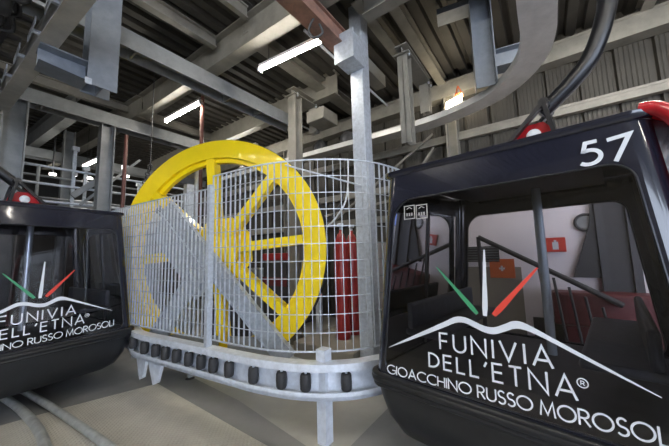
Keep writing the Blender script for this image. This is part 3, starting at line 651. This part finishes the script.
# ------------------------------------------------------------------ lettering strokes
def arc(cx,cy,rx,ry,a0,a1,n=14): return [(cx+rx*math.cos(math.radians(a0+(a1-a0)*i/n)), cy+ry*math.sin(math.radians(a0+(a1-a0)*i/n))) for i in range(n+1)]
GL={
 'F':(.46,[[(0,0),(0,1),(.46,1)],[(0,.53),(.42,.53)]]), 'U':(.64,[[(0,1)]+arc(.32,.32,.32,.32,180,360)+[(.64,1)]]),
 'N':(.70,[[(0,0),(0,1),(.70,0),(.70,1)]]), 'I':(.0,[[(0,0),(0,1)]]), 'V':(.72,[[(0,1),(.36,0),(.72,1)]]),
 'A':(.74,[[(0,0),(.37,1),(.74,0)],[(.12,.32),(.62,.32)]]), 'D':(.60,[[(0,0),(0,1),(.12,1)]+arc(.12,.5,.48,.5,90,-90)+[(0,0)]]),
 'E':(.46,[[(.46,0),(0,0),(0,1),(.46,1)],[(0,.53),(.43,.53)]]), 'L':(.42,[[(0,1),(0,0),(.42,0)]]), "'":(.10,[[(.12,1.0),(.0,.72)]]),
 'T':(.54,[[(0,1),(.54,1)],[(.27,1),(.27,0)]]), 'G':(.88,[arc(.5,.5,.5,.5,50,350,26)+[(.98,.45),(.56,.45)]]),
 'O':(.96,[arc(.48,.5,.48,.5,0,360,32)]), 'C':(.80,[arc(.5,.5,.5,.5,48,312,24)]), 'H':(.60,[[(0,0),(0,1)],[(.60,0),(.60,1)],[(0,.53),(.60,.53)]]),
 'R':(.52,[[(0,0),(0,1),(.22,1)]+arc(.22,.74,.27,.26,90,-90)+[(0,.48)],[(.22,.48),(.54,0)]]),
 'S':(.46,[arc(.24,.75,.21,.25,30,270,14)+arc(.24,.25,.24,.25,90,-150,14)[1:]]),
 'M':(.84,[[(0,0),(.1,1),(.42,.12),(.74,1),(.84,0)]]), ' ':(.34,[]),
 '5':(.56,[[(.50,1),(.17,1),(.08,.56)]+arc(.24,.33,.32,.32,118,-140,18)]), '7':(.60,[[(0,1),(.58,1),(.16,0)]]),
}
def ribbon(mb, pts, w, place, closed=False):
    n=len(pts); L=[];R=[]
    P=[Vector(p) for p in pts]
    if (P[0]-P[-1]).length<1e-4: closed=True; P=P[:-1]; n-=1
    for i in range(n):
        if closed: a,b_,c=P[i-1],P[i],P[(i+1)%n]
        else: a,b_,c=P[max(i-1,0)],P[i],P[min(i+1,n-1)]
        d1=(b_-a).normalized() if (b_-a).length>1e-6 else (c-b_).normalized(); d2=(c-b_).normalized() if (c-b_).length>1e-6 else d1
        t=d1+d2; t=t.normalized() if t.length>.05 else d1
        nn=Vector((-t.y,t.x)); cs=max(.45,abs(nn.dot(Vector((-d1.y,d1.x))))); L.append(b_+nn*(w/2/cs)); R.append(b_-nn*(w/2/cs))
    vs_=[place(p.x,p.y,0) for p in L]+[place(p.x,p.y,0) for p in R]+[place(p.x,p.y,1) for p in L]+[place(p.x,p.y,1) for p in R]
    fs=[]
    for i in range(n if closed else n-1):
        j=(i+1)%n; fs+= [(i,j,n+j,n+i),(2*n+i,3*n+i,3*n+j,2*n+j),(i,2*n+i,2*n+j,j),(n+i,n+j,3*n+j,3*n+i)]
    mb.add(vs_,fs)
def text(mb, s_, x0, x1, zb0, zb1, h0, h1, stroke, place, gap=.24):
    # widths are in cap-height units; fit the line between x0 and x1
    tot=sum(GL[c][0] for c in s_)+gap*(len(s_)-1); x=0
    for c in s_:
        w,sts=GL[c]
        for st in sts:
            pts=[]
            for (a,b_) in st:
                u=(x+a)/tot; X=x0+(x1-x0)*u; hh=h0+(h1-h0)*u; pts.append((X, zb0+(zb1-zb0)*u+b_*hh))
            ribbon(mb, pts, stroke, place)
        x+=w+gap

# ------------------------------------------------------------------ gondola cabins
A0,AT,ZR,ZT,TAP=.90,.752,.70,2.2625,.0758   # half length at rim/top, heights, lean of the sides
DEP=1.72
def rrect(hl, y0, y1, r, n=6):
    out=[]
    for (cx,cy,a0) in ((hl-r,y0+r,-90),(hl-r,y1-r,0),(-hl+r,y1-r,90),(-hl+r,y0+r,180)):
        for k in range(n+1):
            a=math.radians(a0+90*k/n); out.append((cx+r*math.cos(a),cy+r*math.sin(a)))
    return out
def sect(z):
    f=(z-ZR)/(ZT-ZR); return A0+(AT-A0)*f, TAP*f
def loft(mb, secs, skip=None, mi=0, smooth=True, caps=(False,False)):
    n=len(secs[0][0]); vs_=[(p[0],p[1],z) for s_,z in secs for p in s_]; fs=[]
    for i in range(len(secs)-1):
        for j in range(n):
            if skip and skip(i,j): continue
            fs.append((i*n+j,i*n+(j+1)%n,(i+1)*n+(j+1)%n,(i+1)*n+j))
    mb.add(vs_,fs,mi,smooth)
    if caps[0]: mb.add([(p[0],p[1],secs[0][1]) for p in secs[0][0]],[tuple(range(n-1,-1,-1))],mi)
    if caps[1]: mb.add([(p[0],p[1],secs[-1][1]) for p in secs[-1][0]],[tuple(range(n))],mi)
def cabin(label, loc, heading, number, armsgn, trim, hub):
    r=empty('gondola_cabin',label,'cable car cabin',loc,heading,None)
    NS=6; n=4*(NS+1)
    def sec(z, grow=0, rr=.10):
        hl,o=sect(z); return rrect(hl+grow, o-grow, DEP-o+grow, rr, NS)
    # skirt
    mb=MB(); loft(mb,[(rrect(.73,.16,DEP-.16,.16,NS),.25),(rrect(.81,.09,DEP-.09,.18,NS),.30),(rrect(.86,.03,DEP-.03,.16,NS),.42),(rrect(.892,.008,DEP-.008,.13,NS),.56),(rrect(.900,.002,DEP-.002,.11,NS),.66)],caps=(True,True))
    mb.build('skirt',M['skirt'],r)
    mb=MB(); S_=[]
    for z,g in ((.63,.0),(.635,.018),(.655,.022),(.66,.012),(.668,.012),(.673,.028),(.70,.032),(.705,.02),(.712,.02),(.717,.03),(.735,.026),(.74,.0)):
        hl,o=sect(.70); S_.append((rrect(hl+g+.01,o-g,DEP-o+g,.11,NS),z))
    loft(mb,S_); mb.build('bumper_rim',M['skirt'],r)
    # shell: below the glass, above the glass, corner pillars
    gz0,gz1=.755,2.06
    longf=NS+ (0)   # index j of straight edges: after each corner run
    straights=[NS, 2*(NS+1)-1, 3*(NS+1)-1, 4*(NS+1)-1]  # right end, back, left end, front
    mb=MB(); loft(mb,[(sec(.735),.735),(sec(gz0),gz0),(sec(gz1),gz1),(sec(2.20),2.20),(sec(2.2625),2.2625)],skip=lambda i,j: i==1 and j in straights)
    mb.build('body_shell',M['black'],r)
    # roof
    hl,o=sect(ZT); mb=MB()
    loft(mb,[(rrect(hl+.004,o-.004,DEP-o+.004,.10,NS),2.262),(rrect(hl+.02,o-.02,DEP-o+.02,.10,NS),2.272),(rrect(hl+.02,o-.02,DEP-o+.02,.10,NS),2.305)]); mb.build('roof_gutter',M['black'],r)
    mb=MB(); loft(mb,[(rrect(hl+.012,o-.012,DEP-o+.012,.10,NS),2.28),(rrect(hl-.04,o+.04,DEP-o-.04,.13,NS),2.310),(rrect(hl-.20,o+.2,DEP-o-.2,.13,NS),2.345)],caps=(False,True)); mb.build('roof',M['skirt'],r)
    mb=MB(); hl7,o7=sect(.74); mb.box((-hl7+.02,.03,.70),(hl7-.02,DEP-.03,.745)); mb.build('floor_panel',M['interior'],r)
    # frames of the side windows: rounded gaskets and curved corner infill
    def P3(s_,z,out=0,face='front'):
        o=TAP*(z-ZR)/(ZT-ZR)
        return (s_, o-out, z) if face=='front' else (s_, DEP-o+out, z)
    def win(face):
        hs0=sect(gz0)[0]-.108; hs1=sect(gz1)[0]-.112; pts=[]
        for (sg,zc,a0) in ((1,gz0+.09,-90),(1,gz1-.09,0),(-1,gz1-.16,90),(-1,gz0+.09,180)):
            rr=.09 if (zc<1 or sg>0) else .16
            for k in range(9):
                a=math.radians(a0+90*k/8); zz=zc+rr*math.sin(a); f=(zz-gz0)/(gz1-gz0); h=hs0+(hs1-hs0)*f
                pts.append((sg*(h-rr)+rr*math.cos(a), zz))
        return pts
    for face in ('front','back'):
        w=win(face); 
        ring=[P3(a,z,.001,face) for a,z in w]; ring.append(ring[0])
        mb=MB(); mb.add([P3(a,z,.002,face) for a,z in w],[tuple(range(len(w)))])
        sw=mb.build('side_window',M['glass'] if face=='front' else M['glass2'],r)
        if face=='front': front=sw
        MB().tube(ring,.006,8,caps=False).build('window_gasket',M['blackmetal'],sw)
        # border between gasket and shell opening: one connected ring
        h0=sect(gz0)[0]-.09; h1=sect(gz1)[0]-.09
        cor=[P3(h0,gz0,.001,face),P3(h1,gz1,.001,face),P3(-h1,gz1,.001,face),P3(-h0,gz0,.001,face)]
        fs=[]
        for c in range(4):
            fs += [(36+c,c*9+i,c*9+i+1) for i in range(8)]; fs.append((c*9+8,(c*9+9)%36,36+(c+1)%4,36+c))
        mb=MB(); mb.add([P3(a,zz,.001,face) for a,zz in w]+cor,fs)
        mb.build('window_border',M['black'],sw)
    for sg in (-1,1):
        h0=sect(gz0)[0]; h1=sect(gz1)[0]; o0=TAP*.03; o1_=TAP*.85
        MB().add([(sg*h0,.12,gz0),(sg*h0,DEP-.12,gz0),(sg*h1,DEP-.19,gz1),(sg*h1,.19,gz1)],[(0,1,2,3)]).build('end_window',M['glass2'],r)
        MB().bar((sg*h0,DEP/2,gz0),(sg*h1,DEP/2,gz1),.03,.03).build('window_divider',M['blackmetal'],r)
    # interior
    MB().tube([(.09,1.25,.74),(.09,1.25,2.26)],.036,14).build('grab_pole',M['chrome'],r)
    for sg in (-1,1):
        h=.70
        mb=MB().box((min(sg*h,sg*.36),.18,1.00),(max(sg*h,sg*.40),DEP-.18,1.05)); st=mb.build('seat',M['seat'],r,bevel=.02)
        MB().box((min(sg*(h-.02),sg*(h-.07)),.18,1.05),(max(sg*(h-.02),sg*(h-.07)),DEP-.18,1.25)).build('seat_back',M['seat'],st,bevel=.02)
    MB().box((-.55,.2,2.20),(.55,DEP-.2,2.25)).build('ceiling_panel',M['interior'],r)
    # livery
    N=Vector((0,-1,TAP/(ZT-ZR)*-1)); 
    def place(s_,z,k):
        o=TAP*(z-ZR)/(ZT-ZR); return (s_, o-.0065-.0025*k, z)
    mb=MB(); text(mb,'FUNIVIA',-.335,.272,1.006,1.030,.102,.104,.0120,place,.34); 
    text(mb,"DELL'ETNA",-.417,.358,.880,.902,.084,.110,.0112,place,.30); mb.build('livery_name',M['decal'],front)
    mb=MB(); text(mb,'GIOACCHINO',-.757,-.150,.752,.778,.060,.060,.0078,place,.17)
    text(mb,'RUSSO',-.112,.165,.774,.788,.067,.067,.0082,place,.17); text(mb,'MOROSOLI',.20,.665,.785,.812,.069,.072,.0084,place,.17)
    mb.build('livery_subtitle',M['decal'],front)
    mb=MB(); ribbon(mb,arc(.385,.990,.021,.021,0,360,20),.0045,place); text(mb,'R',.378,.392,.980,.980,.019,.019,.0035,place); mb.build('registered_mark',M['decal'],front)
    up_=[(-.74,.940),(-.50,1.075),(-.30,1.185),(-.235,1.222),(-.19,1.232),(-.14,1.226),(-.06,1.198),(.0,1.195),(.06,1.222),(.105,1.245),(.15,1.245),(.22,1.215),(.40,1.125),(.645,1.004)]
    lo_=[(-.74,.936),(-.50,1.050),(-.30,1.150),(-.235,1.184),(-.19,1.197),(-.14,1.190),(-.06,1.160),(.0,1.156),(.06,1.180),(.105,1.202),(.15,1.206),(.22,1.186),(.40,1.106),(.645,1.000)]
    up2=smooth_path([Vector((*p,0)) for p in up_],5); lo2=smooth_path([Vector((*p,0)) for p in lo_],5); k=len(up2); mb=MB()
    vs_=[place(p.x,p.y,0) for p in up2]+[place(p.x,p.y,0) for p in lo2]+[place(p.x,p.y,1) for p in up2]+[place(p.x,p.y,1) for p in lo2]
    mb.add(vs_,[f for i in range(k-1) for f in ((i,i+1,k+i+1,k+i),(2*k+i,3*k+i,3*k+i+1,2*k+i+1))]); mb.build('mountain_outline',M['decal'],front)
    def stroke(nm,p,q,w0,w1,m):
        p=Vector(p); q=Vector(q); d=(q-p).normalized(); e=Vector((-d.y,d.x)); mb=MB()
        rows=[]
        for i in range(9):
            t=i/8; c=p.lerp(q,t); w=w0+(w1-w0)*min(1,t*1.6); w*= (1 if t<.9 else .75)
            rows.append((c+e*w/2*(1+.1*math.sin(9*t)),c-e*w/2*(1+.12*math.sin(7*t+1))))
        vs_=[place(a.x,a.y,1) for a,b_ in rows]+[place(b_.x,b_.y,1) for a,b_ in rows]
        mb.add(vs_,[(i,i+1,10+i,9+i) for i in range(8)]); mb.build(nm,M[m],front)
    stroke('green_stroke',(-.335,1.545),(-.085,1.262),.006,.027,'dgreen'); stroke('white_stroke',(-.022,1.655),(-.042,1.255),.008,.029,'decal'); stroke('red_stroke',(.245,1.548),(.006,1.265),.008,.031,'dred')
    if number:
        mb=MB(); text(mb,'5',.478,.556,2.075,2.079,.118,.116,.019,place); text(mb,'7',.584,.668,2.068,2.074,.118,.122,.019,place); mb.build('cabin_number',M['decal'],r)
    if trim:
        pts=smooth_path([(.71,.10,2.31),(.77,.09,2.29),(.825,.085,2.20),(.85,.08,2.05),(.89,.06,1.6),(.935,.05,1.1),(.945,.05,.75)],6)
        MB().tube(pts,.034,12).build('red_corner_trim',M['red'],r)
        mb=MB(); mb.prism([(.70,2.30),(.90,2.29),(1.05,1.6),(1.05,.8),(.93,.8),(.89,1.6),(.83,2.2)],(0,.10,0),(1,0,0),(0,0,1),(0,1,0),.9); mb.build('red_end_panel',M['red'],r,bevel=.03)
    # pictogram stickers high on the glass
    for k in range(2 if number else 0):
        s0=-.575+k*.10
        def pl2(a,b_,kk): return place(s0+a,1.905-(.006*k)+b_,kk)
        mb=MB(); ribbon(mb,[(0,0),(.085,0),(.085,.10),(0,.10),(0,0)],.007,pl2); ribbon(mb,[(.02,.075),(.042,.088),(.065,.075)],.006,pl2)
        for j in range(3): ribbon(mb,[(.022+.02*j,.022),(.022+.02*j,.045)],.011,pl2)
        mb.build('pictogram_sticker',M['steel_brown'],front)
    # hanger
    c=DEP/2; s_=armsgn; h0_,zh=hub
    def hx(a): return h0_+s_*a
    poly=[(-.17,-.20),(-.15,-.06),(-.07,.09),(.07,.09),(.13,.01),(.16,-.20)]
    for oy in (-.07,.05): sb=MB().prism([(hx(a),zh+b_) for a,b_ in poly],(0,c+oy,0),(1,0,0),(0,0,1),(0,1,0),.02).build('suspension_bracket',M['red'],r)
    MB().lathe((h0_,c-.085,zh),(0,1,0),[(0,0),(.045,0),(.05,.012),(.05,.17),(0,.17)],20).build('pivot_pin',M['decal'],sb)
    for oy in (-.12,.12):
        MB().bar((hx(-.30),c+oy,zh-.17),(hx(.09),c+oy,zh+.22),.03,.05,(0,1,0)).build('strut',M['blackmetal'],r)
        MB().bar((hx(.15),c+oy,zh-.12),(hx(.09),c+oy,zh+.22),.03,.05,(0,1,0)).build('strut',M['blackmetal'],r)
    MB().box((min(hx(-.36),hx(.2)),c-.16,2.33),(max(hx(-.36),hx(.2)),c+.16,zh-.15)).build('mounting_block',M['blackmetal'],r)
    MB().tube([(hx(.09),c-.14,zh+.22),(hx(.09),c+.14,zh+.22)],.035,12).build('joint_pin',M['blackmetal'],r)
    pts=smooth_path([(hx(.05),c,zh+.18),(hx(.16),c,zh+.27),(hx(.275),c,zh+.37),(hx(.37),c,zh+.48),(hx(.437),c,zh+.62),(hx(.483),c,zh+.76),(hx(.51),c,zh+.89),(hx(.52),c,zh+1.12),(hx(.50),c,zh+1.36)],6)
    MB().tube(pts,.058,16).build('hanger_arm',M['blackmetal'],r)
    MB().box((hx(.5)-.2,c-.09,zh+1.34),(hx(.5)+.2,c+.09,zh+1.48)).build('cable_grip',M['darkgrey'],r,bevel=.02)
    return r
# left cabin: local +X = right in the image, local +Y = away
cabin('black gondola cabin at the left edge seen beyond the floor tubes',(.722,4.553,0),math.radians(4.78),False,-1,False,(-.08,2.46))
cabin('large black gondola cabin numbered 57 filling the right side',(1.9551,.2899,0),math.radians(81.86+180),True,1,True,(.185,2.55))

# ------------------------------------------------------------------ world
w=bpy.data.worlds.new('world'); bpy.context.scene.world=w; w.use_nodes=True
w.node_tree.nodes['Background'].inputs['Color'].default_value=(.72,.82,1,1); w.node_tree.nodes['Background'].inputs['Strength'].default_value=3.4
